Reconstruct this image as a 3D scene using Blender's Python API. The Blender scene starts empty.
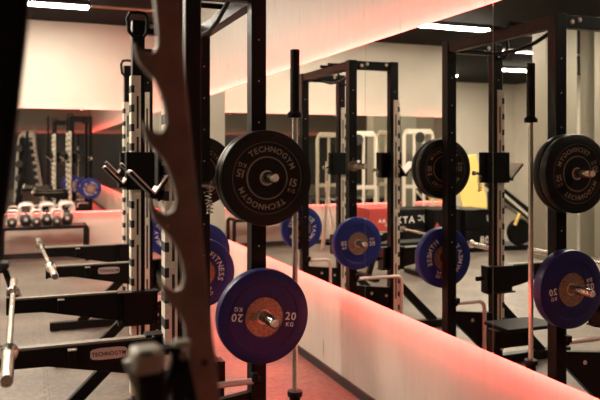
import bpy, bmesh, math, random
from mathutils import Vector, Matrix
random.seed(7)
PI = math.pi
C = bpy.context.scene.collection
S = bpy.context.scene

# ------------------------------------------------------------------ camera, exposure, world
H = 1.60                      # eye height
YAW = math.radians(21.26)
W = 1.966                     # plane of the mirrors on the right wall
YF = 11.35                    # plane of the mirrors on the far wall
MZ0, MZ1 = H - .908, H + .681 # mirror band
CEIL = H + 2.03
cam = bpy.data.cameras.new('camera')
cam.sensor_width = 36
cam.lens = 700 / 600 * 36
cam.shift_y = -46.8 / 600
cam.clip_start = .05
cam.dof.use_dof = True
cam.dof.focus_distance = 3.45
cam.dof.aperture_fstop = 2.9
co = bpy.data.objects.new('camera', cam)
C.objects.link(co)
co.location = (0, 0, H)
co.rotation_euler = (PI / 2, 0, -YAW)
S.camera = co
S.view_settings.view_transform = 'Standard'
S.view_settings.look = 'None'
S.view_settings.gamma = 1
S.view_settings.use_curve_mapping = False
S.view_settings.exposure = 0.06
w = bpy.data.worlds.new('world')
w.use_nodes = True
w.node_tree.nodes['Background'].inputs[0].default_value = (.05, .04, .035, 1)
w.node_tree.nodes['Background'].inputs[1].default_value = 1
S.world = w

LAMP_E = 180.0                 # ceiling luminaires
LED_E = 150.0                  # red strips along the mirrors

# ------------------------------------------------------------------ materials
def mat(name, col, rough=.5, metal=0, bump=0, emis=None, es=0, col2=None, scale=30, spec=.5, coat=0):
    m = bpy.data.materials.new(name)
    m.use_nodes = True
    nt = m.node_tree
    b = nt.nodes['Principled BSDF']
    b.inputs['Base Color'].default_value = (*col, 1)
    b.inputs['Roughness'].default_value = rough
    b.inputs['Metallic'].default_value = metal
    b.inputs['Specular IOR Level'].default_value = spec
    b.inputs['Coat Weight'].default_value = coat
    if emis:
        b.inputs['Emission Color'].default_value = (*emis, 1)
        b.inputs['Emission Strength'].default_value = es
    if col2 or bump:
        tc = nt.nodes.new('ShaderNodeTexCoord')
        n = nt.nodes.new('ShaderNodeTexNoise')
        n.inputs['Scale'].default_value = scale
        n.inputs['Detail'].default_value = 5
        nt.links.new(tc.outputs['Object'], n.inputs['Vector'])
        if col2:
            r = nt.nodes.new('ShaderNodeValToRGB')
            r.color_ramp.elements[0].position = .35
            r.color_ramp.elements[1].position = .65
            r.color_ramp.elements[0].color = (*col, 1)
            r.color_ramp.elements[1].color = (*col2, 1)
            nt.links.new(n.outputs['Fac'], r.inputs['Fac'])
            nt.links.new(r.outputs['Color'], b.inputs['Base Color'])
        if bump:
            bp = nt.nodes.new('ShaderNodeBump')
            bp.inputs['Strength'].default_value = bump
            bp.inputs['Distance'].default_value = .004
            nt.links.new(n.outputs['Fac'], bp.inputs['Height'])
            nt.links.new(bp.outputs['Normal'], b.inputs['Normal'])
    return m

M = {}
M['steel'] = mat('black_powder_coat', (.0045, .0036, .003), .4, .0, col2=(.008, .006, .005), scale=180, bump=.12, spec=.16)
M['blackmat'] = mat('matt_black', (.004, .0034, .003), .5, spec=.15)
M['rail'] = mat('pale_painted_rail', (.60, .54, .43), .45, .05, col2=(.70, .63, .51), scale=60)
M['latch'] = mat('worn_grey_metal', (.34, .30, .24), .5, .1)
M['liner'] = mat('grey_liner', (.22, .19, .15), .45)
M['slot'] = mat('slot_black', (.008, .007, .006), .7)
M['chrome'] = mat('chrome', (.86, .80, .72), .27, 1, col2=(.74, .68, .60), scale=40)
M['satin'] = mat('satin_steel', (.72, .66, .57), .3, .9)
M['speckle'] = mat('speckled_steel', (.50, .33, .22), .42, .7, col2=(.25, .14, .09), scale=130, bump=.15)
M['bluerub'] = mat('blue_rubber', (.009, .018, .15), .38, 0, col2=(.012, .023, .19), scale=90, bump=.08, spec=.4)
M['shaderub'] = mat('shaded_blue_rubber', (.011, .009, .075), .38, 0, col2=(.014, .011, .095), scale=90, bump=.08, spec=.4)  # blue rubber darkened: the nearest plate's shade is put into the colour
M['blackrub'] = mat('black_rubber', (.006, .005, .004), .38, 0, col2=(.011, .009, .007), scale=120, bump=.1, spec=.25)
M['gold'] = mat('tan_print', (.42, .31, .22), .5)
M['white'] = mat('white_print', (.80, .72, .66), .5)
M['tanprint'] = mat('tan_print_on_rubber', (.30, .20, .14), .5)
M['faint'] = mat('faded_tan_print', (.17, .12, .095), .5)
M['cream'] = mat('cream_paint', (.48, .435, .365), .55, 0, col2=(.52, .47, .395), scale=1.6)
M['dark'] = mat('dark_trim', (.016, .013, .011), .45)
M['ceil'] = mat('dark_ceiling', (.0025, .002, .0018), .8, 0, col2=(.005, .0045, .004), scale=14, spec=.1)
M['grey'] = mat('grey_green_paint', (.15, .135, .10), .6)
M['bronze'] = mat('bronze_coat', (.17, .12, .09), .55, 0, col2=(.22, .16, .12), scale=20)
M['led'] = mat('red_led', (.8, .3, .2), .5, emis=(1, .075, .07), es=LED_E)
M['led_far'] = mat('red_led_dim', (.8, .3, .2), .5, emis=(1, .13, .115), es=LED_E * .2)
M['lamp'] = mat('warm_diffuser', (.9, .85, .75), .5, emis=(1, .89, .74), es=LAMP_E)
M['machine'] = mat('cream_frame', (.62, .56, .46), .4, .1)
M['panel'] = mat('grey_panel', (.23, .20, .15), .5)
M['peg'] = mat('peg_steel', (.50, .42, .34), .26, 1)
M['red'] = mat('red_vinyl', (.36, .035, .028), .5)
M['yellow'] = mat('yellow_vinyl', (.80, .56, .16), .5)
M['kettle'] = mat('grey_iron', (.03, .024, .02), .45, .1, col2=(.05, .04, .034), scale=80)
M['pinksteel'] = mat('brushed_handle', (.78, .66, .6), .34, .6)

# mirror
m = bpy.data.materials.new('mirror_glass'); m.use_nodes = True
b = m.node_tree.nodes['Principled BSDF']
b.inputs['Base Color'].default_value = (.86, .85, .80, 1)
b.inputs['Metallic'].default_value = 1; b.inputs['Roughness'].default_value = 0
M['mirror'] = m

# floor: rubber tiles with jigsaw seams
m = bpy.data.materials.new('rubber_tile_floor'); m.use_nodes = True
nt = m.node_tree; b = nt.nodes['Principled BSDF']
b.inputs['Roughness'].default_value = .42
tc = nt.nodes.new('ShaderNodeTexCoord')
n1 = nt.nodes.new('ShaderNodeTexNoise'); n1.inputs['Scale'].default_value = 220; n1.inputs['Detail'].default_value = 4
n2 = nt.nodes.new('ShaderNodeTexNoise'); n2.inputs['Scale'].default_value = 2.2; n2.inputs['Detail'].default_value = 6
n3 = nt.nodes.new('ShaderNodeTexNoise'); n3.inputs['Scale'].default_value = 28; n3.inputs['Detail'].default_value = 6
for n in (n1, n2, n3): nt.links.new(tc.outputs['Object'], n.inputs['Vector'])
def math_n(op, a, b_=None, clamp=False):
    n = nt.nodes.new('ShaderNodeMath'); n.operation = op; n.use_clamp = clamp
    for i, v in enumerate((a, b_)):
        if v is None: continue
        if isinstance(v, (int, float)): n.inputs[i].default_value = v
        else: nt.links.new(v, n.inputs[i])
    return n.outputs[0]
sx = nt.nodes.new('ShaderNodeSeparateXYZ'); nt.links.new(tc.outputs['Object'], sx.inputs[0])
def seam(p, q):                      # wavy jigsaw seam every metre along p
    wv = math_n('MULTIPLY', math_n('SIGN', math_n('SINE', math_n('MULTIPLY', q, 2 * PI / .11))), .013)
    t = math_n('ADD', p, wv)
    f = math_n('ABSOLUTE', math_n('SUBTRACT', math_n('FRACT', t), .5))
    return math_n('LESS_THAN', math_n('SUBTRACT', .5, f), .0032)
px_ = math_n('ADD', sx.outputs[0], .88)
py_ = math_n('ADD', sx.outputs[1], .35)
sm = math_n('MAXIMUM', seam(px_, sx.outputs[1]), seam(py_, sx.outputs[0]))
mixn = math_n('ADD', math_n('MULTIPLY', n1.outputs['Fac'], .35), math_n('ADD', math_n('MULTIPLY', n2.outputs['Fac'], .35), math_n('MULTIPLY', n3.outputs['Fac'], .3)))
r = nt.nodes.new('ShaderNodeValToRGB')
r.color_ramp.elements[0].position = .40; r.color_ramp.elements[0].color = (.055, .043, .035, 1)
r.color_ramp.elements[1].position = .60; r.color_ramp.elements[1].color = (.19, .155, .122, 1)
nt.links.new(mixn, r.inputs['Fac'])
mx = nt.nodes.new('ShaderNodeMix'); mx.data_type = 'RGBA'
nt.links.new(sm, mx.inputs[0]); nt.links.new(r.outputs['Color'], mx.inputs[6])
mx.inputs[7].default_value = (.03, .024, .02, 1)
nt.links.new(mx.outputs[2], b.inputs['Base Color'])
bp = nt.nodes.new('ShaderNodeBump'); bp.inputs['Strength'].default_value = .25; bp.inputs['Distance'].default_value = .003
nt.links.new(n1.outputs['Fac'], bp.inputs['Height']); nt.links.new(bp.outputs['Normal'], b.inputs['Normal'])
M['floor'] = m

# lower and upper wall paint with a few scuffs
m = mat('scuffed_cream_paint', (.48, .435, .365), .5)
nt = m.node_tree; b = nt.nodes['Principled BSDF']
tc = nt.nodes.new('ShaderNodeTexCoord'); mp = nt.nodes.new('ShaderNodeMapping'); mp.inputs['Scale'].default_value = (1, 14, 2.2)
n = nt.nodes.new('ShaderNodeTexNoise'); n.inputs['Scale'].default_value = 1.5; n.inputs['Detail'].default_value = 5
nt.links.new(tc.outputs['Object'], mp.inputs[0]); nt.links.new(mp.outputs[0], n.inputs['Vector'])
r = nt.nodes.new('ShaderNodeValToRGB')
for e, p, c in zip(r.color_ramp.elements, (.24, .34), ((.20, .15, .11, 1), (.48, .435, .365, 1))): e.position = p; e.color = c
e = r.color_ramp.elements.new(.7); e.color = (.52, .47, .395, 1)
nt.links.new(n.outputs['Fac'], r.inputs['Fac']); nt.links.new(r.outputs['Color'], b.inputs['Base Color'])
M['scuff'] = m

# ------------------------------------------------------------------ mesh helpers
class MB:
    def __init__(s): s.v = []; s.f = []; s.mi = []; s.sm = []
    def add(s, vs, fs, mi=0, smooth=False):
        o = len(s.v); s.v += [tuple(v) for v in vs]
        for f in fs: s.f.append([i + o for i in f]); s.mi.append(mi); s.sm.append(smooth)
        return s
    def box(s, x0, x1, y0, y1, z0, z1, mi=0):
        v = [(x, y, z) for x in (x0, x1) for y in (y0, y1) for z in (z0, z1)]
        return s.add(v, [(0, 1, 3, 2), (4, 6, 7, 5), (0, 4, 5, 1), (2, 3, 7, 6), (0, 2, 6, 4), (1, 5, 7, 3)], mi)
    def bar(s, a, b, wd, th, up=(0, 1, 0), mi=0):      # rectangular bar from a to b; th along 'up'
        a = Vector(a); b = Vector(b); d = (b - a).normalized(); u = Vector(up); u = (u - d * u.dot(d)).normalized(); r_ = d.cross(u)
        v = [p + r_ * i * wd / 2 + u * j * th / 2 for p in (a, b) for i, j in ((-1, -1), (1, -1), (1, 1), (-1, 1))]
        return s.add(v, [(3, 2, 1, 0), (4, 5, 6, 7)] + [(i, (i + 1) % 4, 4 + (i + 1) % 4, 4 + i) for i in range(4)], mi)
    def tube(s, pts, r, n=12, mi=0, closed=False, cap=True):
        P = [Vector(p) for p in pts]; N = len(P); rr = r if isinstance(r, (list, tuple)) else [r] * N
        prev = None; V = []
        for i in range(N):
            if closed: d = (P[(i + 1) % N] - P[i - 1])
            else: d = P[min(i + 1, N - 1)] - P[max(i - 1, 0)]
            d.normalize()
            if prev is None:
                u = Vector((0, 0, 1)) if abs(d.z) < .9 else Vector((1, 0, 0))
            else: u = prev
            u = (u - d * u.dot(d)).normalized(); prev = u; q = d.cross(u)
            for k in range(n):
                a = 2 * PI * k / n; V.append(P[i] + (u * math.cos(a) + q * math.sin(a)) * rr[i])
        F = []
        for i in range(N if closed else N - 1):
            j = (i + 1) % N
            for k in range(n): F.append((i * n + k, i * n + (k + 1) % n, j * n + (k + 1) % n, j * n + k))
        s.add(V, F, mi, True)
        if cap and not closed:
            o = len(s.v) - len(V)
            s.f.append([o + k for k in range(n)][::-1]); s.mi.append(mi); s.sm.append(False)
            s.f.append([o + (N - 1) * n + k for k in range(n)]); s.mi.append(mi); s.sm.append(False)
        return s
    def lathe(s, prof, c=(0, 0, 0), axis='y', n=64, mi=0):   # prof: (r, h[, mat of the band to the next point])
        V = []; F = []
        for p in prof:
            for k in range(n):
                a = 2 * PI * k / n; x, z = p[0] * math.cos(a), p[0] * math.sin(a)
                q = {'y': (x, p[1], z), 'z': (x, z, p[1]), 'x': (p[1], x, z)}[axis]
                V.append((c[0] + q[0], c[1] + q[1], c[2] + q[2]))
        o = len(s.v); s.v += V
        for i in range(len(prof) - 1):
            mm = prof[i][2] if len(prof[i]) > 2 else mi
            for k in range(n):
                s.f.append([o + i * n + k, o + i * n + (k + 1) % n, o + (i + 1) * n + (k + 1) % n, o + (i + 1) * n + k]); s.mi.append(mm); s.sm.append(True)
        return s
    def prism(s, poly, y0, y1, mi=0, plane='xz'):
        n = len(poly)
        def P(a, b_, h): return (a, h, b_) if plane == 'xz' else ((h, a, b_) if plane == 'yz' else (a, b_, h))
        v = [P(a, b_, y0) for a, b_ in poly] + [P(a, b_, y1) for a, b_ in poly]
        return s.add(v, [list(range(n)), list(range(n, 2 * n))[::-1]] + [(i, i + n, (i + 1) % n + n, (i + 1) % n) for i in range(n)], mi)
    def build(s, name, mats, parent=None, bevel=0, sharp=35, loc=None):
        me = bpy.data.meshes.new(name)
        me.from_pydata(s.v, [], s.f)
        for mm in (mats if isinstance(mats, (list, tuple)) else [mats]): me.materials.append(M[mm])
        for p, mi, sm_ in zip(me.polygons, s.mi, s.sm): p.material_index = mi; p.use_smooth = sm_
        bm = bmesh.new(); bm.from_mesh(me); bmesh.ops.recalc_face_normals(bm, faces=bm.faces); bm.to_mesh(me); bm.free()
        if any(s.sm): me.set_sharp_from_angle(angle=math.radians(sharp))
        o = bpy.data.objects.new(name, me); C.objects.link(o)
        if parent: o.parent = parent
        if loc: o.location = loc
        if bevel:
            bv = o.modifiers.new('bevel', 'BEVEL'); bv.width = bevel; bv.segments = 2; bv.limit_method = 'ANGLE'
        return o

def empty(name, loc=(0, 0, 0), rz=0):
    o = bpy.data.objects.new(name, None); C.objects.link(o); o.location = loc; o.rotation_euler = (0, 0, rz); o.empty_display_size = .1
    return o
def tag(o, label=None, cat=None, group=None, kind=None):
    if label: o['label'] = label
    if cat: o['category'] = cat
    if group: o['group'] = group
    if kind: o['kind'] = kind
    return o
def struct(name, mb, m_, **k): return tag(mb.build(name, m_, **k), kind='structure')
def copy_tree(o, parent=None):
    c = o.copy(); C.objects.link(c)
    if parent:
        c.parent = parent
    for ch in list(o.children): copy_tree(ch, c)
    return c

# lettering
_cache = {}
def glyph(ch):
    if ch in _cache: return _cache[ch]
    cu = bpy.data.curves.new('g', 'FONT'); cu.body = ch; cu.size = 1; cu.extrude = .03; cu.offset = .012; cu.resolution_u = 3
    ob = bpy.data.objects.new('g', cu); C.objects.link(ob)
    bpy.context.view_layer.update()
    dg = bpy.context.evaluated_depsgraph_get()
    me = bpy.data.meshes.new_from_object(ob.evaluated_get(dg))
    vs = [tuple(v.co) for v in me.vertices]; fs = [list(p.vertices) for p in me.polygons]
    bpy.data.objects.remove(ob); bpy.data.curves.remove(cu); bpy.data.meshes.remove(me)
    xs = [v[0] for v in vs] or [0, .3]
    _cache[ch] = (vs, fs, min(xs), max(xs)); return _cache[ch]
def text_layout(txt, size, gap=.12):
    out = []; x = 0
    for ch in txt:
        if ch == ' ': x += .35 * size; continue
        vs, fs, a, b_ = glyph(ch); out.append((ch, x - a * size, (b_ - a) * size, x)); x += (b_ - a + gap) * size
    return out, x - gap * size
def arc_text(mb, txt, R, ang, size, ydepth, back=False, gap=.16, mi=0):
    """letters with tops outward round a circle in the xz plane, seen from -y (back: from +y)"""
    lay, L = text_layout(txt, size, gap)
    for ch, off, wd, x0 in lay:
        a = ang - ((x0 + wd / 2) - L / 2) / R
        vs, fs, g0, g1 = glyph(ch); V = []
        for v in vs:
            u = (v[0] - (g0 + g1) / 2) * size; t = R + v[1] * size - size * .36
            X = t * math.cos(a) + u * math.sin(a); Z = t * math.sin(a) - u * math.cos(a)
            V.append((-X if back else X, ydepth + v[2] * .03, Z))
        mb.add(V, fs, mi)
def flat_text(mb, txt, size, cx, cz, y, rot=0, back=False, mi=0, gap=.12, sx=1):
    lay, L = text_layout(txt, size, gap); c_, s_ = math.cos(rot), math.sin(rot)
    for ch, off, wd, x0 in lay:
        vs, fs, g0, g1 = glyph(ch); V = []
        for v in vs:
            u = (off + v[0] * size - L / 2) * sx; t = (v[1] - .36) * size
            X = cx + u * c_ - t * s_; Z = cz + u * s_ + t * c_
            V.append((-X if back else X, y + v[2] * .03, Z))
        mb.add(V, fs, mi)

# ------------------------------------------------------------------ the room
XL, YB, YD, XC = -9.5, -2.3, 17.0, -3.47      # left wall, back wall, deep wall, end of the far wall
RW = W + .06; FW = YF + .06
struct('floor', MB().box(XL, RW + .1, YB - .1, YD + .1, -.1, 0), 'floor')
struct('ceiling', MB().box(XL, RW + .1, YB - .1, YD + .1, CEIL, CEIL + .1), 'ceil')
struct('wall_right', MB().box(RW, RW + .1, YB, FW + .1, 0, CEIL), 'scuff')
struct('wall_far', MB().box(XC, RW, FW, FW + .1, 0, CEIL), 'cream')
struct('wall_return', MB().box(XC - .001, XC + .1, FW + .1, YD, 0, CEIL), 'cream')
struct('wall_deep', MB().box(XL, XC, YD, YD + .1, 0, CEIL), 'cream')
struct('wall_left', MB().box(XL - .1, XL, YB, YD, 0, CEIL), 'cream')
struct('wall_back', MB().box(XL, RW, YB - .1, YB, 0, CEIL), 'grey')  # grey puts the dimness of this unlit wall into its colour
struct('baseboard_right', MB().box(RW - .014, RW, YB, FW, 0, .062), 'dark', bevel=.002)
struct('baseboard_far', MB().box(XC, RW - .014, FW - .014, FW, 0, .08), 'dark')
struct('baseboard_deep', MB().box(XL, XC, YD - .014, YD, 0, .08), 'dark')
# square grey pillars standing out in the room (seen in the mirror)
struct('trim_pillar', MB().box(-3.86, -3.27, 8.4, 8.7, 0, CEIL), 'grey')
struct('trim_pillar_beside', MB().box(-4.85, -4.2, 8.4, 8.7, 0, CEIL), 'grey')
struct('trim_pilaster', MB().box(-2.79, -2.47, YF - .02, FW, 0.08, MZ1 + .0), 'grey')

# mirror panels, right wall
k = 0
seams = [7.27, 6.33, 5.115, 3.93, 2.64, 1.5, .3, -.9, -2.1]
desc = ['mirror panel on right wall, farthest one, next to the grey panelling', 'mirror panel on right wall, directly left of the upright barbell',
        'mirror panel on right wall, reflecting the single blue plate with steel hub', 'mirror panel on right wall, reflecting the far plates of the nearer rack',
        'mirror panel at right edge of photo, reflecting the nearest black plates', 'mirror panel on right wall, beside the camera', 'mirror panel on right wall, just behind the camera', 'mirror panel on right wall, in the back corner']
for i in range(len(desc)):
    o = MB().box(W, W + .006, seams[i + 1] + .002, seams[i] - .002, MZ0, MZ1).build('mirror_panel', 'mirror')
    tag(o, desc[i], 'mirror', 'mirror panels along the right wall')
struct('trim_mirror_backing_right', MB().box(W + .006, RW, YB, 7.273, MZ0 + .001, MZ1 - .012), 'gold')
xs = [W - .002, .78, -.42, -1.55, -2.465]
for i, d in enumerate(['mirror panel on far wall, in the right corner', 'mirror panel on far wall, behind the kettlebell rack', 'mirror panel on far wall, left of the kettlebell rack', 'mirror panel on far wall, right of the grey pilaster']):
    tag(MB().box(xs[i + 1] + .002, xs[i] - .002, YF, YF + .006, MZ0, MZ1).build('mirror_panel', 'mirror'), d, 'mirror', 'mirror panels on the far wall')
tag(MB().box(XC, -2.795, YF, YF + .006, MZ0, MZ1).build('mirror_panel', 'mirror'), 'narrow mirror panel on far wall, left of the grey pilaster', 'mirror', 'mirror panels on the far wall')
struct('trim_mirror_backing_far', MB().box(-2.465, W, YF + .006, FW, MZ0 + .001, MZ1 - .012).box(XC, -2.795, YF + .006, FW, MZ0 + .001, MZ1 - .012), 'dark')

struct('trim_grey_panel', MB().box(W, RW, 7.275, FW - .001, MZ0 + .001, MZ1 - .012), 'panel')
# red LED strips lying on the top and under the bottom of the mirror band
def led(name, x0, x1, y0, y1, z0, z1, label, m_='led'):
    tag(MB().box(x0, x1, y0, y1, z0, z1).build(name, m_), label, 'light strip', 'red light strips along the mirrors')
led('led_strip', W + .018, W + .03, YB + .01, FW - .03, MZ1 - .012, MZ1 - .008, 'red light strip along the top of the right wall mirrors')
led('led_strip', W + .018, W + .03, YB + .01, FW - .03, MZ0 - .005, MZ0, 'red light strip under the bottom of the right wall mirrors')
led('led_strip', XC + .01, W - .02, YF + .018, YF + .03, MZ1 - .012, MZ1 - .008, 'red light strip along the top of the far wall mirrors', 'led_far')
led('led_strip', XC + .01, W - .02, YF + .018, YF + .03, MZ0 - .005, MZ0, 'red light strip under the bottom of the far wall mirrors', 'led_far')
# the back wall carries the same ledge with its own strip
struct('trim_ledge_back', MB().box(XL + .3, 1.9, YB, YB + .06, MZ1 - .12, MZ1 - .012).box(XL + .3, 1.9, YB + .054, YB + .06, MZ1 - .012, MZ1), 'dark')
led('led_strip', XL + .4, 1.88, YB + .03, YB + .042, MZ1 - .012, MZ1 - .008, 'red light strip on the ledge of the wall behind the camera', 'led_far')
struct('trim_panel_back', MB().box(XL + .3, 1.9, YB, YB + .04, .4, MZ1 - .12), 'dark')

# ceiling luminaires
def luminaire(x0, x1, y, label, z=CEIL, d=.09):
    r_ = empty('ceiling_light', ((x0 + x1) / 2, y, z))
    L = (x1 - x0) / 2
    MB().box(-L - .02, L + .02, -d - .015, d + .015, -.05, 0).build('housing', 'dark', r_)
    MB().box(-L, L, -d, d, -.062, -.0505).build('diffuser', 'lamp', r_)
    tag(r_, label, 'ceiling light', 'linear ceiling lights')
luminaire(-.35, .76, 9.9, 'short ceiling light at top left, over the kettlebell rack')
luminaire(-2.95, -1.75, 9.4, 'ceiling light seen in mirror above the nearer rack, left of it')
luminaire(-5.7, -4.4, 11.1, 'upper of two ceiling lights seen through the reflected rack top')
luminaire(-7.9, -6.4, 13.7, 'lower of two ceiling lights seen through the reflected rack top')
luminaire(-2.0, -.6, 4.9, 'ceiling light over the open floor left of the nearer rack')
luminaire(-2.0, -.6, 7.0, 'ceiling light over the open floor left of the farther rack')
luminaire(-5.2, -3.8, 5.0, 'ceiling light over the left half of the room, near row')
luminaire(-5.2, -3.8, 7.2, 'ceiling light over the left half of the room, far row')
luminaire(-2.0, -1.5, 1.3, 'ceiling light nearest the camera, left of it')
luminaire(-8.6, -7.2, 7.0, 'ceiling light close to the left wall')
luminaire(-6.3, -5.0, 15.3, 'ceiling light in front of the deepest wall')
for y, z, lab in ((9.75, CEIL - .06, 'thin pale conduit running across dark ceiling above the kettlebell rack'), (11.0, CEIL - .07, 'thin conduit across the ceiling of the deeper room')):
    x0, x1 = (.8, 1.9) if y < 10 else (-9, -3.6)
    tag(MB().tube([(x0, y, z), (x1, y, z)], .018).build('conduit', 'gold'), lab, 'pipe')
tag(MB().tube([(-4.6, 9.42, CEIL - .07), (-2.98, 9.42, CEIL - .07)], .03).build('conduit', 'gold'), 'pale duct running on from the ceiling light seen in the mirror', 'pipe')

# ------------------------------------------------------------------ squat racks
F_, D_ = .41, 1.125            # front to rear, near to far
PW = .0375
def holes(mb, x, y, z0, z1, dz, r=.006, mi=1):
    z = z0
    while z < z1:
        mb.lathe([(0.0005, 0), (r, 0), (r, .003)], (x, y, z), 'y', 8, mi); z += dz
def make_rack():
    R = empty('squat_rack')
    def post(x, y, name='rear_post', top=2.415):
        mb = MB().box(x - PW, x + PW, y - PW, y + PW, .0, top)
        holes(mb, x, y - PW - .0015, .95, 2.3, .2, .0045)
        return mb.build(name, ['steel', 'satin'], R, bevel=.004)
    post(0, 0); post(0, D_)
    for y in (0, D_):
        post(-F_, y, 'front_post')
        # pale slotted rail on the room side of each front post
        x1 = -F_ + .012; x0 = x1 - .058; hw = PW + .008
        mb = MB().box(x0, x1, y - hw, y + hw, .12, 2.075)
        z = .2
        while z < 2.03:
            mb.box(x0 - .0006, x0 + .019, y - hw - .0008, y + hw + .0008, z, z + .045, 1)
            z += .118
        for a, b_ in ((.3, .62), (.7, 1.04), (1.1, 1.32), (1.38, 1.7), (1.75, 1.95)):
            mb.box(x1 - .026, x1 - .013, y - hw - .0006, y + hw + .0006, a, b_, 1)
        for zz in (.66, 1.07, 1.35, 1.725, 1.985):
            mb.lathe([(.0005, 0), (.009, 0), (.011, .004)], (x1 - .02, y - hw - .004, zz), 'y', 12, 0)
        mb.build('slotted_rail', ['rail', 'slot'], R)
        # arm level clamp
        xc = -F_; n_ = 1 if y == 0 else -1      # fittings wrap the post from inside the rack
        mb = MB()
        ya, yb_, yc_ = y + n_ * (PW + .010), y + n_ * (PW + .035), y - n_ * .03
        mb.box(xc - .10, xc + .11, min(ya, yb_), max(ya, yb_), .555, .755)
        for xs_ in (xc - .10, xc + .11 - .012): mb.box(xs_, xs_ + .012, min(yb_, yc_), max(yb_, yc_), .555, .755)
        yd_ = y + n_ * .08
        mb.box(xc - .125, xc + .118, min(y, yd_), max(y, yd_), .745, .757).box(xc - .125, xc + .118, min(y, yd_), max(y, yd_), .553, .565)
        cl = mb.build('arm_clamp', 'steel', R, bevel=.003)
        MB().tube([(xc + .11, y, .66), (xc + .15, y, .66)], [.012, .012]).tube([(xc + .13, y, .66), (xc + .17, y, .66)], .018).build('locking_knob', 'blackmat', cl)
        # safety arm: beam and tapered gusset reaching into the room
        xt = -1.16; xr = xc - .09
        mb = MB().prism([(xt, .672), (xt + .2, .668), (xr, .575), (xr, .748), (xt, .748)], y - .03, y + .03)
        arm = mb.build('safety_arm', 'steel', R, bevel=.003)
        MB().box(xt + .005, xr - .04, y - .022, y + .022, .748, .757).build('arm_liner', 'liner', arm)
        MB().box(xt, xt + .018, y - .034, y + .034, .665, .765).build('arm_stop', 'steel', arm, bevel=.003)
        b2 = MB().box(-.88, -.845, y - .062, y - .03, .67, .735).box(-.882, -.843, y - .064, y - .03, .735, .741, 1)
        b2.build('arm_peg', ['steel', 'satin'], arm, bevel=.002)
        if y == 0:
            oc = [(-.785, .688), (-.775, .680), (-.745, .676), (-.665, .676), (-.635, .680), (-.625, .688), (-.625, .716), (-.635, .724), (-.665, .728), (-.745, .728), (-.775, .724), (-.785, .716)]
            bd = MB().prism(oc, y - .033, y - .030).build('badge', 'pinksteel', arm)
            mb = MB(); flat_text(mb, 'TECHNOGYM', .026, -.705, .702, y - .0338, sx=.86)
            mb.build('badge_lettering', 'slot', bd)
        # bar cup: wrapping box, V cradle and locking pin
        mb = MB()
        ya, yb_, yc_ = y + n_ * (PW + .010), y + n_ * (PW + .035), y - n_ * .03
        mb.box(xc - .076, xc + .13, min(ya, yb_), max(ya, yb_), 1.378, 1.607)
        for xs_ in (xc - .076, xc + .13 - .012): mb.box(xs_, xs_ + .012, min(yb_, yc_), max(yb_, yc_), 1.378, 1.607)
        jc = mb.build('bar_cup', 'blackmat', R, bevel=.004)
        mb = MB()
        pts = [(-.205, 1.515), (-.095, 1.402), (-.03, 1.495)]
        for (a, b_), (c_, d_) in zip(pts, pts[1:]):
            mb.bar((xc + a, y, b_), (xc + c_, y, d_), .014, .13)
        mb.bar((xc - .12, y, 1.402), (xc - .07, y, 1.402), .02, .12)
        mb.build('cradle', 'steel', jc, bevel=.002)
        mb = MB()
        mb.bar((xc - .198, y, 1.522), (xc - .094, y, 1.415), .007, .134).bar((xc - .094, y, 1.415), (xc - .036, y, 1.50), .007, .134)
        mb.build('cradle_liner', 'pinksteel', jc)
        mb = MB().tube([(xc + .13, y, 1.45), (xc + .20, y, 1.45)], .011, 10)
        mb.lathe([(.0005, -.0), (.017, 0), (.017, .02), (.0005, .02)], (xc + .18, y, 1.45), 'x', 12)
        coil = [(xc + .165 + .018 * math.cos(t * 2.2), y - .03 + .018 * math.sin(t * 2.2), 1.44 - t * .006) for t in range(0, 22)]
        mb.tube(coil, .0035, 6)
        mb.build('locking_pin', 'chrome', jc)
        # floor beam, brace, gusset
        mb = MB().box(-1.10, PW, y - .035, y + .035, .008, .075)
        fb = mb.build('floor_beam', 'steel', R, bevel=.004)
        MB().box(-1.09, -1.02, y - .04, y + .04, 0, .008).build('rubber_foot', 'slot', fb); MB().box(-.06, .03, y - .04, y + .04, 0, .008).build('rubber_foot', 'slot', fb)
        MB().bar((-F_ - .04, y, .44), (-.84, y, .06), .07, .05).build('diagonal_brace', 'steel', R, bevel=.003)
        mb = MB().prism([(-PW, .36), (-PW, .44), (-F_ + PW, .40), (-F_ + PW, .10), (-F_ + .12, .12)], y - .02, y + .02)
        for bx, bz in ((-F_ + .075, .33), (-F_ + .075, .2), (-.19, .36)):
            mb.lathe([(.0005, 0), (.012, 0), (.014, .006)], (bx, y - .026, bz), 'y', 10, 1)
        mb.build('gusset_plate', ['steel', 'satin'], R, bevel=.002)
        # silver tube from the rear post, bent down to the floor beam
        q = -.47 if y == 0 else -.27
        pts = [(-PW, y, .505), (q + .055, y, .505), (q + .025, y, .498), (q + .007, y, .48), (q, y, .45), (q, y, .02)]
        t_ = MB().tube([(a, y - .055, c_) for a, _, c_ in pts], .015, 12).build('foot_tube', 'pinksteel', R)
        MB().tube([(-.03, y - .055, .505), (.0, y - .055, .505)], .02).box(-.045, -.012, y - .075, y - .03, .505, .545).build('end_cap', 'blackmat', t_, bevel=.003)
        # cross beam front to rear with bolts
        mb = MB().box(-F_ + PW, -PW, y - .03, y + .03, 2.335, 2.41)
        for bx in (-.085, -.14, -F_ + .08):
            mb.lathe([(.0005, 0), (.013, 0), (.016, .008)], (bx, y - .038, 2.37 if bx > -.1 else 2.385), 'y', 12, 1)
        mb.build('cross_beam', ['steel', 'satin'], R, bevel=.003)
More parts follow.
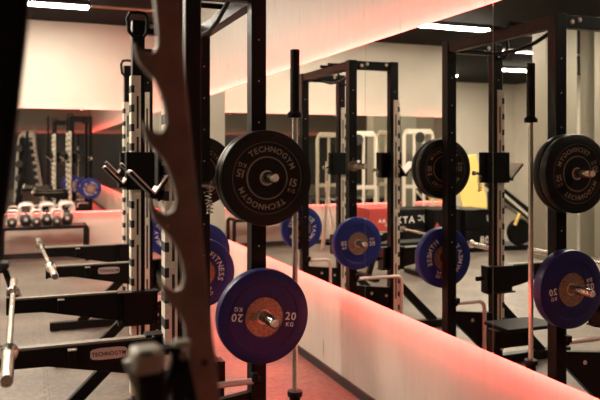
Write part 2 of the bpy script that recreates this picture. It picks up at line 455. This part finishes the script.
        # grip loop across the top of the far front post
        if y > 0:
            lp = [(-.03, 2.31), (-.06, 2.34), (-.07, 2.42), (-.055, 2.455), (-.01, 2.46), (.035, 2.455), (.05, 2.43), (.045, 2.34), (.025, 2.31)]
            MB().tube([(xc + a, y - PW - .016, b_) for a, b_ in lp], .012, 10, closed=True).build('grip_loop', 'blackmat', R)
        # weight pegs, pointing out sideways
        sg = -1 if y == 0 else 1
        for z in (1.488, .828):
            y0 = y + sg * PW
            mb = MB().tube([(0, y0, z), (0, y0 + sg * .010, z)], .05, 20)
            mb.tube([(0, y0, z), (0, y0 + sg * .232, z), (0, y0 + sg * .240, z)], [.0245, .0245, .019], 24)
            pg = mb.build('weight_peg', 'peg', R)
            MB().tube([(0, y0 + sg * .2405, z), (0, y0 + sg * .247, z)], [.017, .014], 16).build('peg_bolt', 'rail', pg)
    # long beams and chin-up bars
    for x, nm in ((0, 'rear_beam'),):
        MB().box(x - .03, x + .03, PW, D_ - PW, 2.335, 2.41).build(nm, 'steel', R, bevel=.003)
    for y in (.35, .53):
        MB().tube([(-.22, y, 2.418), (.07, y, 2.418)], .015, 12).build('chin_up_bar', 'blackmat', R)
    MB().tube([(-.11, PW - .01, 2.375), (-.11, .12, 2.36), (-.11, .32, 2.30), (-.11, .5, 2.275), (-.11, .7, 2.28), (-.11, .95, 2.33), (-.11, D_ - .03, 2.35)], .0125, 12).build('curved_chin_up_bar', 'blackmat', R)
    MB().box(-.025, .025, PW, D_ - PW, .02, .07).build('rear_floor_beam', 'steel', R, bevel=.003)
    return R
R1 = make_rack(); R1.location = (1.045, 3.2725, 0)
tag(R1, 'nearer black steel squat rack, black and blue plates on its near post', 'squat rack', 'black squat racks along the mirror wall')
R2 = copy_tree(R1); R2.location = (1.285, 5.56, 0)
tag(R2, 'farther black steel squat rack, nearer the kettlebells, no black plates', 'squat rack', 'black squat racks along the mirror wall')
# extras only the nearer rack has
xb, yb = 1.242 - 1.045, 3.262 - 3.2725
bh = MB().tube([(xb, yb, .09), (xb, yb, .414)], .027, 20).box(PW, xb - .02, yb - .02, yb + .02, .12, .17).box(xb - .06, xb + .06, yb - .06, yb + .06, 0, .09).build('bar_holder', 'blackmat', R1, bevel=.003)
pts = [(-.04, .50), (-.38, .50), (-.44, .53), (-.46, .63), (-.44, .73), (-.38, .76), (-.04, .76)]
pf = MB().prism(pts, .42, .445, 0, 'xy').build('step_platform', 'blackmat', R1, bevel=.006)
MB().box(-.30, .0, .58, .68, .30, .419).box(-.06, .0, .6, .66, .02, .30).build('platform_bracket', 'steel', pf, bevel=.003)

# ------------------------------------------------------------------ plates
def plate_mesh(t, R=.225, hub_mi=1, ring_mi=0):
    h = t / 2
    pr = [(.0255, .02), (.0255, .006, 1), (.036, .006, hub_mi), (.092, .006, hub_mi), (.095, .001, ring_mi), (.100, .0005, ring_mi), (.102, .004, 0), (.165, .004, 0), (.1675, .0, ring_mi), (.1695, .0, 0), (.216, .001, 0), (.2225, .004, 0), (.225, .011, 0)]
    full = [(p[0], p[1] - h, *(p[2:] or (0,))) for p in pr]
    back = []
    rev = pr[::-1]
    for i, p in enumerate(rev):
        mm = rev[i + 1][2] if i + 1 < len(rev) and len(rev[i + 1]) > 2 else 0
        back.append((p[0], h - p[1], mm))
    return MB().lathe(full + back, n=72)
def make_plate(kind, t):
    body, ring, name = {'black': ('blackrub', 'faint', 'bumper_plate'), 'blue': ('bluerub', 'bluerub', 'bumper_plate'), 'navy': ('shaderub', 'shaderub', 'bumper_plate')}[kind[:5].strip('_')]
    R = empty(name)
    hub = 'blackrub' if kind == 'black' else 'speckle'
    # materials: 0 body, 1 steel bush, 2 hub, 3 ring
    disc = mb = plate_mesh(t, hub_mi=2, ring_mi=3); h = t / 2
    for back in (False, True):
        y = (h - .004 + .0004) if back else (-h + .004 - .0004)
        num = '15' if kind == 'black' else '20'
        for a in (0, PI):
            flat_text(mb, num, .052, .133 * math.cos(a), .014 * math.cos(a), y, a, back, mi=4)
            flat_text(mb, 'KG', .027, .133 * math.cos(a), -.026 * math.cos(a), y, a, back, mi=4)
        if kind == 'black':
            for a in (PI / 2, -PI / 2): arc_text(mb, 'TECHNOGYM', .137, a, .038, y, back, mi=4)
        if kind == 'blue_text':
            arc_text(mb, 'FITNESS', .137, PI / 2, .052, y, back, mi=4); arc_text(mb, 'HAWMEAY', .137, -PI / 2, .052, y, back, mi=4)
    disc.build('disc', [body, 'satin', hub, ring, 'tanprint' if kind == 'black' else 'white'], R)
    return R
pb = make_plate('black', .058); pn = make_plate('navy', .068); pbl = make_plate('blue', .068); pt = make_plate('blue_text', .068)
used = set()
def place(proto, x, y, z, rot, label):
    o = proto if proto.name not in used else copy_tree(proto)
    used.add(proto.name); used.add(o.name)
    o.location = (x, y, z); o.rotation_euler = (0, rot, 0)
    tag(o, label, 'weight plate', 'bumper plates stored on the rack pegs'); return o
g = math.radians
x1, y1 = 1.045, 3.2725
place(pb, x1, 3.106 + .029, 1.484, g(16), 'nearest black 15 kg plate, outer of two on the upper peg')
place(pb, x1, 3.106 + .0875, 1.484, g(40), 'black plate behind the nearest one, inner on upper peg against the post')
place(pn, x1, 3.148 + .034, .824, g(8.5), 'nearest shade-darkened blue 20 kg plate on the lower peg, steel hub')
yf = y1 + D_ + PW + .012
place(pb, x1, yf + .029, 1.484, g(5), 'black plate on far upper peg of nearer rack, against the post')
place(pb, x1, yf + .0875, 1.484, g(60), 'black plate on far upper peg of nearer rack, outer one')
place(pt, x1, yf + .034, .824, g(70), 'blue plate with curved white lettering on far lower peg of nearer rack')
x2, y2 = 1.285, 5.56
place(pbl, x2, 5.42 + .034, .824, g(3), 'bright blue plate with steel hub on near lower peg of farther rack')
yf2 = y2 + D_ + PW + .012
place(pt, x2, yf2 + .034, .824, g(40), 'blue lettered plate on far lower peg of farther rack, near the far wall')

# ------------------------------------------------------------------ barbells
def make_bar(shaft, sleeve, rs=.0142, dark=False):
    R = empty('barbell')
    h = shaft / 2
    MB().tube([(0, -h, 0), (0, h, 0)], rs, 16).build('shaft', 'chrome', R)
    for s_ in (-1, 1):
        mb = MB().lathe([(rs, -.001), (.036, 0), (.038, .004), (.038, .022), (.034, .027), (.028, .032), (.024, .036), (.024, sleeve - .004), (.021, sleeve), (.014, sleeve), (.013, sleeve - .008), (.0005, sleeve - .008)], (0, 0, 0), 'y', 24)
        if s_ < 0: mb.v = [(x, -y, z) for x, y, z in mb.v]
        mb.v = [(x, y + s_ * h, z) for x, y, z in mb.v]
        sl = mb.build('sleeve', 'blackmat' if dark else 'chrome', R)
        if not dark:
            MB().lathe([(.0245, .05), (.0375, .052), (.0375, .066), (.0245, .068)] if 0 else [(.0385, .008), (.0395, .009), (.0395, .016), (.0385, .017)], (0, s_ * h if s_ > 0 else s_ * h - .025, 0), 'y', 24).build('collar_ring', 'blackmat', sl)
    return R
BZ = .757 + .0145
b1 = make_bar(1.31, .415); b1.location = (-.077, 3.82, BZ); b1.rotation_euler = (0, 0, g(.3))
tag(b1, 'chrome barbell lying on the arms of nearer rack, at left edge', 'barbell', 'barbells lying on the safety arms')
b2 = copy_tree(b1); b2.location = (.133, 6.055, BZ); b2.rotation_euler = (0, 0, g(2.1))
tag(b2, 'chrome barbell lying on the arms of farther rack', 'barbell', 'barbells lying on the safety arms')
b3 = make_bar(1.36, .34, dark=True); b3.rotation_euler = (PI / 2, 0, 0); b3.location = (1.242, 3.262, .416 + .68)
# stands upright with its lower sleeve inside the holder
tag(b3, 'barbell standing upright in a floor holder, black sleeves and steel shaft', 'barbell')

# ------------------------------------------------------------------ kettlebells on a low rack by the far wall
kr = empty('kettlebell_rack', (.1, 11.08, 0))
tag(kr, 'low black steel rack holding kettlebells before the far wall', 'rack')
MB().box(-.50, .70, -.22, .22, .485, .53).build('shelf', 'steel', kr, bevel=.004)
for sx_ in (-.47, .72):
    MB().tube([(sx_ - .03, -.19, .51), (sx_, -.19, .50), (sx_ + .012, -.19, .47), (sx_ + .012, -.19, .0)], .032, 10).build('leg', 'steel', kr)
    MB().tube([(sx_ - .03, .19, .51), (sx_, .19, .50), (sx_ + .012, .19, .47), (sx_ + .012, .19, .0)], .032, 10).build('leg', 'steel', kr)
def make_kb():
    R = empty('kettlebell')
    MB().lathe([(.0005, 0), (.045, 0), (.06, .02), (.07, .055), (.071, .08), (.064, .11), (.045, .13), (.0005, .14)], n=28, axis='z').build('body', 'kettle', R)
    pts = [(-.05, 0, .10), (-.07, 0, .14), (-.074, 0, .195), (-.062, 0, .225), (-.03, 0, .234), (.03, 0, .234), (.062, 0, .225), (.074, 0, .195), (.07, 0, .14), (.05, 0, .10)]
    MB().tube(pts, .021, 12).build('handle', 'pinksteel', R)
    MB().lathe([(.0005, -.004), (.020, -.004), (.022, .004)], (0, -.07, .07), 'y', 16).build('weight_disc', 'pinksteel', R)
    return R
kb = make_kb()
klab = ['smaller kettlebell, leftmost in the front row on the low rack', 'larger kettlebell in the back row, leftmost in view', 'smaller kettlebell, middle of the front row', 'larger kettlebell, middle of the back row', 'smaller kettlebell, rightmost of the front row', 'largest looking kettlebell at the right end of the low rack']
def ground_x(px, y): return y * math.tan(YAW + math.atan((px - 300) / 700))
for i, (px, y, s_) in enumerate(((12, 10.96, 1.0), (26, 11.16, 1.27), (36.5, 10.96, 1.0), (47, 11.16, 1.27), (57, 10.96, 1.0), (67, 11.16, 1.32))):
    o = kb if i == 0 else copy_tree(kb)
    o.location = (ground_x(px, y), y, .531); o.scale = (s_,) * 3
    tag(o, klab[i], 'kettlebell', 'kettlebells on the low rack')

# ------------------------------------------------------------------ low bench at far left
bn = empty('flat_bench', (-.3, 8.0, 0))
tag(bn, 'black flat bench on the floor at left edge, only its feet in view', 'bench')
MB().box(-.75, .12, -.14, .14, .40, .46).build('pad', 'blackmat', bn, bevel=.015)
MB().box(-.7, .1, -.03, .03, .34, .399).build('frame', 'steel', bn)
for x in (-.6, .12):
    MB().bar((x - .04, 0, .36), (x + .06, 0, .06), .06, .05).build('leg', 'steel', bn)
    MB().prism([(x + .04, -.26), (x + .12, -.26), (x + .12, .26), (x + .04, .26)], .0, .06, 0, 'xy').build('foot', 'steel', bn, bevel=.005)

# ------------------------------------------------------------------ foreground, out of focus
YN = 1.15
def P(px, row, y=YN):
    t = math.tan(YAW + math.atan((px - 300) / 700)); x = y * t
    D = x * math.sin(YAW) + y * math.cos(YAW)
    return (x, H - (row - 153.2) / 700 * D)
hook = empty('hook_column', (.33, YN, 0))
tag(hook, 'blurred bronze steel column with upturned hooks, closest to the camera', 'machine frame')
left = [(140, -330), (152, -20), (157, 30), (157, 46), (153, 53), (147, 54), (138, 48), (133, 42), (134, 50), (137, 60), (146, 72), (155, 80), (161, 95), (165, 110), (166, 124), (163, 131), (157, 133), (148, 128), (142, 120), (143, 130), (147, 142), (157, 153), (163, 160), (168, 170), (173, 185), (176, 200), (173, 210), (167, 214), (160, 211), (153, 203), (149, 198), (149, 206), (153, 219), (162, 230), (170, 237), (177, 250), (182, 265), (184, 278), (181, 288), (175, 291), (167, 288), (162, 279), (159, 274), (160, 285), (166, 300), (178, 312), (184, 325), (187, 345), (189, 365), (194, 410), (222, 690), (252, 1115)]
right = [(290, 1115), (250, 690), (221, 410), (214, 350), (208, 300), (203, 250), (198, 200), (192, 150), (187, 100), (183, 50), (179, -20), (168, -330)]
mb = MB().prism([(P(a, b_)[0] - .33, P(a, b_)[1]) for a, b_ in left + right], -.006, .012)
hx, hz = P(204, 362)
mb.lathe([(.0005, -.0012), (.0062, -.0012), (.0064, .002)], (hx - .33, -.006, hz), 'y', 16, 1)
mb.build('hooked_plate', ['bronze', 'slot'], hook, bevel=.002)
MB().box(-.05, .12, -.12, .12, 0, .0125).build('base_plate', 'steel', hook)
def Q(px, row, y=YN - .06): a = P(px, row, y); return (a[0] - .33, y - YN, a[1])
mb = MB()
a = Q(130, 374); b_ = Q(163, 345)
mb.box(a[0], b_[0], -.085, -.03, a[2], b_[2])
blk = mb.build('latch_block', 'latch', hook, bevel=.012); blk.modifiers['bevel'].segments = 4
mb = MB(); a = Q(140, 357, YN - .09); b_ = Q(153, 352, YN - .09)
mb.box(a[0], b_[0], -.087, -.08, a[2], b_[2]).build('latch_slot', 'slot', blk)
MB().bar(Q(127, 360), Q(144, 412), .011, .02).build('lever', 'latch', hook, bevel=.002)
MB().bar(Q(152, 368), Q(152, 440), .034, .04).bar(Q(143, 372), Q(143, 440), .015, .03).build('latch_stem', 'blackmat', hook, bevel=.003)
MB().bar(Q(178, 350), Q(160, 412), .012, .02).bar(Q(178, 350), Q(178, 412), .022, .02).bar(Q(160, 350), Q(180, 347), .010, .02).bar(Q(181, 350), Q(194, 412), .016, .02).build('latch_bracket', 'blackmat', hook, bevel=.002)
a = Q(182, 354)
MB().lathe([(.0005, -.012), (.0068, -.012), (.0074, .006)], a, 'y', 16).build('pivot_bolt', 'bronze', hook)
MB().bar(Q(173, 344), Q(190, 343), .012, .02).build('latch_plate', 'latch', hook, bevel=.003)

bp_ = empty('steel_upright', (.522, 2.36, 0))
tag(bp_, 'plain tall black upright just right of the blurred bronze hooked column', 'machine frame')
MB().box(-.027, .027, -.027, .027, .01, 2.6).build('upright', 'steel', bp_, bevel=.004)
MB().box(-.08, .08, -.08, .08, 0, .0105).build('base_plate', 'steel', bp_)

post = empty('leaning_post', (-.28, 1.05, 0))
tag(post, 'blurred black steel post leaning at the left edge, close to the camera', 'machine frame')
def Z2(px, row): a = P(px, row, 1.0); return (a[0] + .28, a[1])
mb = MB().prism([Z2(34, -30), Z2(30, 5), Z2(20, 100), Z2(12, 170), Z2(3.5, 240), Z2(-3, 290), (.02, .012), (-.1, .012), Z2(-60, 290), Z2(-45, 100), Z2(-30, -30), Z2(-10, -330), Z2(56, -330)], -.05, .0)
mb.build('post', 'blackmat', post, bevel=.004)
MB().box(-.16, .08, -.12, .08, 0, .012).build('base_plate', 'steel', post)

# ------------------------------------------------------------------ equipment reflected in the mirror
def cable_machine(x, y, wd, ht, label):
    R = empty('cable_machine', (x, y, 0)); tag(R, label, 'exercise machine', 'pale framed machines by the far wall')
    for sx_ in (-1, 1):
        MB().tube([(sx_ * wd / 2, 0, .0), (sx_ * wd / 2, 0, ht - .1), (sx_ * (wd / 2 - .03), 0, ht - .02), (sx_ * (wd / 2 - .1), 0, ht)], .032, 10).build('upright', 'machine', R)
    MB().box(-wd / 2 + .05, wd / 2 - .05, -.05, .05, ht - .06, ht + .03).build('top_beam', 'machine', R, bevel=.01)
    MB().tube([(-wd * .17, -.02, .1), (-wd * .17, -.02, ht - .05)], .028, 8).build('guide_rod', 'machine', R)
    MB().tube([(wd * .17, -.02, .1), (wd * .17, -.02, ht - .05)], .028, 8).build('guide_rod', 'machine', R)
    mb = MB()
    for k in range(10): mb.box(-wd * .3, wd * .3, -.07, .07, .12 + k * .055, .165 + k * .055)
    mb.build('weight_stack', 'dark', R)
    MB().box(-wd / 2 - .03, wd / 2 + .03, -.3, .3, 0, .06).build('base', 'machine', R, bevel=.01)
    MB().box(-wd / 2 + .04, wd / 2 - .04, -.03, .03, .98, 1.04).build('cross_bar', 'machine', R)
    MB().lathe([(.0005, -.02), (.09, -.02), (.1, 0), (.09, .02), (.0005, .02)], (0, -.06, ht - .12), 'y', 20).build('pulley', 'dark', R)
cable_machine(-1.36, 10.9, .72, 1.95, 'pale cable machine seen in mirror between the posts of farther rack')
cable_machine(-2.55, 10.85, .58, 2.0, 'pale cable machine seen in mirror behind the reflected black plates')

def plyo(x, y, z, wd, ht, label, txt=None, chev=False, body='blackmat', small=None):
    R = empty('jump_box', (x, y, z)); tag(R, label, 'jump box', 'padded jump boxes')
    bx = MB().box(-wd / 2, wd / 2, -.3, .3, 0, ht).build('box', body, R, bevel=.015)
    if txt: mb = MB(); flat_text(mb, txt[0], txt[1], txt[2], txt[3], -.302); mb.build('lettering', 'white', R)
    if small: mb = MB(); flat_text(mb, small[0], small[1], small[2], small[3], -.302); mb.build('logo', 'white', R)
    if chev:
        mb = MB()
        for k in (0, 1):
            z0 = ht * .25 + k * .14
            mb.prism([(.12, z0), (.19, z0 + .11), (.26, z0), (.26, z0 + .07), (.19, z0 + .18), (.12, z0 + .07)], -.303, -.3005)
        mb.build('chevrons', 'red', R)
plyo(-1.70, 10.1, .37, .72, .33, 'black padded jump box with white letters, on the left stack', ('ATX', .15, .02, .17), small=('JC', .12, -.28, .19))
plyo(-1.70, 10.1, 0, .72, .365, 'plain lower black jump box under the lettered one')
plyo(-2.34, 9.9, 0, .52, .70, 'tall black jump box with red arrow marks', chev=True)
plyo(-2.88, 9.8, .36, .5, .33, 'upper black jump box of the right stack with a small white mark', small=('J', .1, -.16, .2))
plyo(-2.88, 9.8, 0, .5, .355, 'lower black jump box of the right stack with white digits', ('08', .16, -.1, .2))
plyo(-1.0, 9.6, .42, .44, .36, 'red padded jump box on a black one, seen in mirror beside the blue plate', body='red', small=('AA', .08, 0, .17))
plyo(-1.0, 9.6, 0, .46, .415, 'black jump box under the red one')

ym = empty('gym_mat', (-3.72, 10.75, 0)); tag(ym, 'yellow padded mat leaning upright behind the jump boxes', 'mat')
MB().bar((0, 0, .45), (.12, .25, 1.55), .55, .06, up=(0, 1, -.2)).build('mat', 'yellow', ym, bevel=.02)
MB().box(-.25, .25, -.2, .3, 0, .44).build('mat_stand', 'blackmat', ym, bevel=.02)

# seated machine with black pads and inclined rail
lm = empty('leg_press_machine', (-3.78, 9.7, 0)); tag(lm, 'black leg machine with yellow grip seen in mirror beyond the upright bar', 'exercise machine')
MB().bar((-.5, 0, .35), (.5, 0, 1.1), .12, .3).build('inclined_pad', 'blackmat', lm, bevel=.02)
MB().bar((-.55, -.22, .2), (.45, -.22, 1.0), .04, .04).bar((-.55, .22, .2), (.45, .22, 1.0), .04, .04).build('inclined_rail', 'machine', lm)
MB().box(-.6, .6, -.3, .3, 0, .08).box(.35, .45, -.2, .2, .08, .95).box(-.5, -.4, -.2, .2, .08, .4).build('frame', 'blackmat', lm, bevel=.01)
MB().lathe([(.0005, -.05), (.2, -.05), (.22, 0), (.2, .05), (.0005, .05)], (.1, -.27, .3), 'y', 28).build('weight_disc', 'blackmat', lm)
MB().tube([(.12, -.33, .62), (.2, -.33, .42)], .025).build('grip', 'yellow', lm)
lm.rotation_euler = (0, 0, g(12))

st = empty('pole_stand', (-.72, 10.7, 0)); tag(st, 'silver pole stand on spread legs seen in mirror left of the red box', 'stand')
MB().tube([(0, 0, .95), (0, 0, 1.46)], .035, 12).build('pole', 'satin', st)
for dx, dy in ((-.12, -.12), (.14, -.08), (0, .16)):
    MB().tube([(0, 0, .98), (dx, dy, 0)], .018, 10).build('leg', 'satin', st)

# dumbbell tower behind the camera, seen twice reflected at far left
dt = empty('dumbbell_tower', (.05, -1.75, 0)); tag(dt, 'pale curved dumbbell tower, seen in far wall mirror at left', 'dumbbell rack')
MB().bar((-.30, 0, 0), (-.22, 0, 2.1), .16, .3).build('side_panel', 'steel', dt)
MB().tube([(-.42, -.05, .0), (-.33, -.05, 1.9), (-.28, -.05, 2.15), (-.15, -.05, 2.28), (.12, -.05, 2.3)], .06, 12).build('curved_frame', 'machine', dt)
MB().box(-.18, .14, -.1, .1, 2.1, 2.3).build('top_cap', 'machine', dt, bevel=.03)
mb = MB().bar((.12, 0, 2.15), (.42, 0, 0), .09, .12)
for k in range(8):
    z = 2.0 - k * .24; x = .12 + (2.15 - z) / 2.15 * .3
    mb.tube([(x - .02, 0, z), (x - .14, .02, z + .02)], .04, 8)
mb.build('peg_rail', 'machine', dt)
for k, z in enumerate((1.75, 1.25, .8, .4)):
    o = empty('dumbbell', (-.3 + .05, -1.60 + .35, z)); tag(o, ['top', 'second', 'third', 'lowest'][k] + ' round headed dumbbell on the pale tower in far mirror', 'dumbbell', 'dumbbells on the tower')
    MB().lathe([(.0005, 0), (.10, 0), (.12, .02), (.12, .12), (.10, .14), (.0005, .14)], (0, 0, 0), 'y', 24).build('head', 'kettle', o)
    MB().lathe([(.0005, 0), (.10, 0), (.12, .02), (.12, .12), (.10, .14), (.0005, .14)], (0, -.30, 0), 'y', 24).build('head', 'kettle', o)
    MB().tube([(0, -.17, 0), (0, .01, 0)], .017).build('handle', 'chrome', o)
